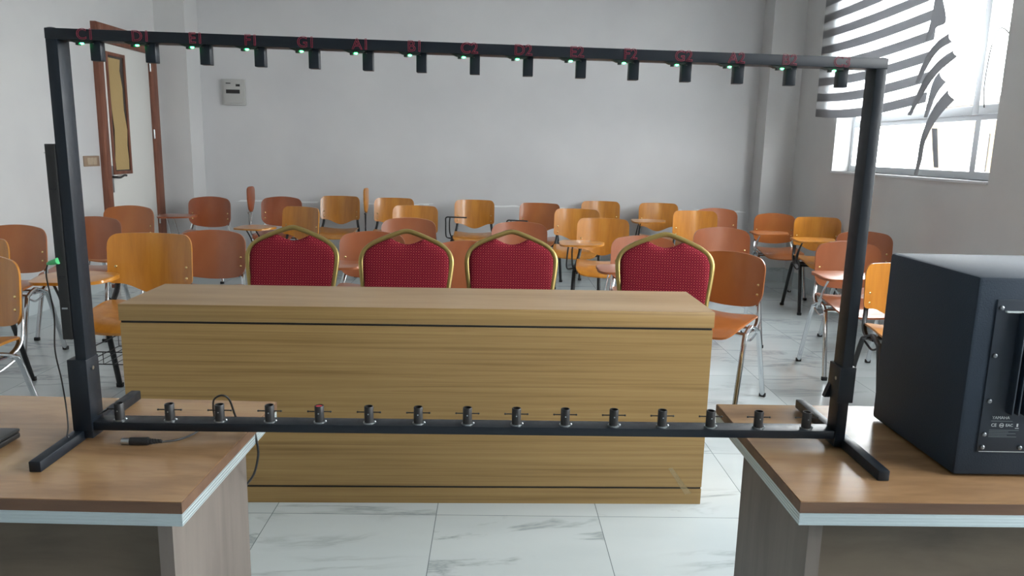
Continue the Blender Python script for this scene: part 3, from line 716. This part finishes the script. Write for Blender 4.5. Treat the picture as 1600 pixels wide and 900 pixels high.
# midi lead lying on the left table and falling behind it
md = thing('midi_cable', 'black round-plug cable lying on the left table under the harp rail', 'cable', (-.75, 1.374, .7505))
MB().cyl((-.004, 0, .0075), (.012, 0, .0075), .0062, n=16).build('metal_plug', M['steel'], md)
MB().cyl((.012, 0, .0078), (.046, .002, .0078), .0078, n=18).build('plug_body', M['plastic'], md)
bt = MB()
for i in range(5): bt.cyl((.046+i*.005, .002+i*.0006, .0075), (.0495+i*.005, .0025+i*.0006, .0075), .006-.0006*i, n=12)
bt.sweep([(.046, .002, .0075), (.072, .006, .006)], .003, .003, (0, 0, 1), 8).build('strain_relief', M['rubber'], md)
g0 = Vector((-.75, 1.385, .7505))
pts = [(.070, .006, .0055), (.095, .026, .003), (.112, .06, .003), (.118, .12, .004), (.126, .125, .010), (.138, .095, .045), (.152, .068, .073), (.170, .062, .084), (.182, .070, .072), (.184, .10, .02), (.190, .13, .003), (.205, .14, .002), (.214, .142, .002)]
MB().sweep(pts, .0020, .0020, (0, 0, 1), 8, sub=8).build('cord', M['cable'], md)
hg = tag(MB().sweep([aty(*q) for q in ((393, 655, 1.50), (399, 680, 1.50), (403, 700, 1.50), (403, 715, 1.51), (397, 740, 1.54), (385, 758, 1.57), (370, 780, 1.60), (355, 800, 1.62))], .0026, .0026, (0, 1, 0), 8, sub=6).build('power_cord', M['cable']), 'thin black cord hanging down beside the right edge of the left table', 'cord')

# ------------------------------------------------------------------ laptop corner
lp = thing('laptop', 'closed dark laptop, only its corner visible at the left picture edge', 'laptop', (-1.12, 1.30, .7505), R(0))
MB().bb((-.17, -.12, .002), (.155, .095, .014), .004).build('base', M['plastic'], lp)
MB().bb((-.17, -.12, .0145), (.155, .095, .022), .003).build('lid', M['laptop'], lp)
MB().cyl((-.13, .092, .014), (.12, .092, .014), .005, n=10).build('hinge', M['plastic'], lp)
for x in (-.15, .13):
    for y in (-.10, .08): MB().cyl((x, y, 0), (x, y, .003), .008, n=10).build('rubber_foot', M['rubber'], lp)

# ------------------------------------------------------------------ loudspeaker
sp = thing('loudspeaker', 'large black subwoofer seen from the back, standing on the right table', 'speaker', (.830, 1.312, .7505), R(1.2))
SW, SD, SH = .36, .31, .380
MB().bb((0, 0, .004), (SW, SD, SH), .007).build('cabinet', M['spk'], sp)
for x in (.03, SW-.03):
    for y in (.03, SD-.03): MB().cyl((x, y, 0), (x, y, .006), .014, n=14).build('rubber_foot', M['rubber'], sp)
rp = MB().bb((.036, -.003, .052), (SW-.036, .002, .340), .0015).build('rear_plate', M['spkp'], sp)
k = MB()
for i in range(12): k.bb((.078+i*.0115, -.022, .13), (.081+i*.0115, -.003, .318), .0008)
k.build('heat_sink', M['spkp'], sp)
MB().bb((.052, -.009, .317), (.30, -.003, .3195)).build('plate_ridge', M['print'], sp)
for (x, z) in ((.044, .325), (.044, .237), (.046, .151), (.045, .087), (.045, .062), (.115, .062), (.19, .062), (.27, .062), (.315, .325), (.315, .237), (.315, .151), (.315, .062), (.10, .237)):
    s_ = MB().cyl((x, -.0055, z), (x, -.003, z), .0042, n=12).ball((x, -.0055, z), .0038, (1, .4, 1), 10).build('plate_screw', M['screw'], sp)
RX = (R(90), 0, 0)
text('brand_print', 'YAMAHA', .0080, M['print'], sp, (.056, -.0034, .119), RX, align='LEFT')
MB().bb((.055, -.0035, .1120), (.095, -.0031, .1130)).build('fine_print', M['dimprint'], sp)
text('approval_mark', 'CE', .0085, M['print'], sp, (.056, -.0034, .1045), RX, align='LEFT')
k = MB()
for i in range(14):
    a0, a1 = 2*math.pi*i/14, 2*math.pi*(i+1)/14
    k.cyl((.0755+.0038*math.cos(a0), -.0034, .1045+.0038*math.sin(a0)), (.0755+.0038*math.cos(a1), -.0034, .1045+.0038*math.sin(a1)), .0005, n=5)
k.bb((.0725, -.0036, .1038), (.0785, -.0032, .1052)).build('approval_mark', M['print'], sp)
text('approval_mark', 'EAC', .0075, M['print'], sp, (.083, -.0034, .1045), RX, align='LEFT')
MB().bb((.1015, -.0036, .0985), (.1085, -.0032, .0995)).bb((.1035, -.0036, .102), (.1065, -.0032, .108)).build('waste_bin_mark', M['print'], sp)
for i, wd in enumerate((.055, .036, .05, .034, .052)): MB().bb((.054, -.0035, .0945-i*.0032), (.054+wd, -.0031, .0953-i*.0032)).build('fine_print', M['dimprint'], sp)
MB().bb((.040, -.0036, .0525), (.32, -.003, .0535)).build('plate_edge', M['print'], sp)
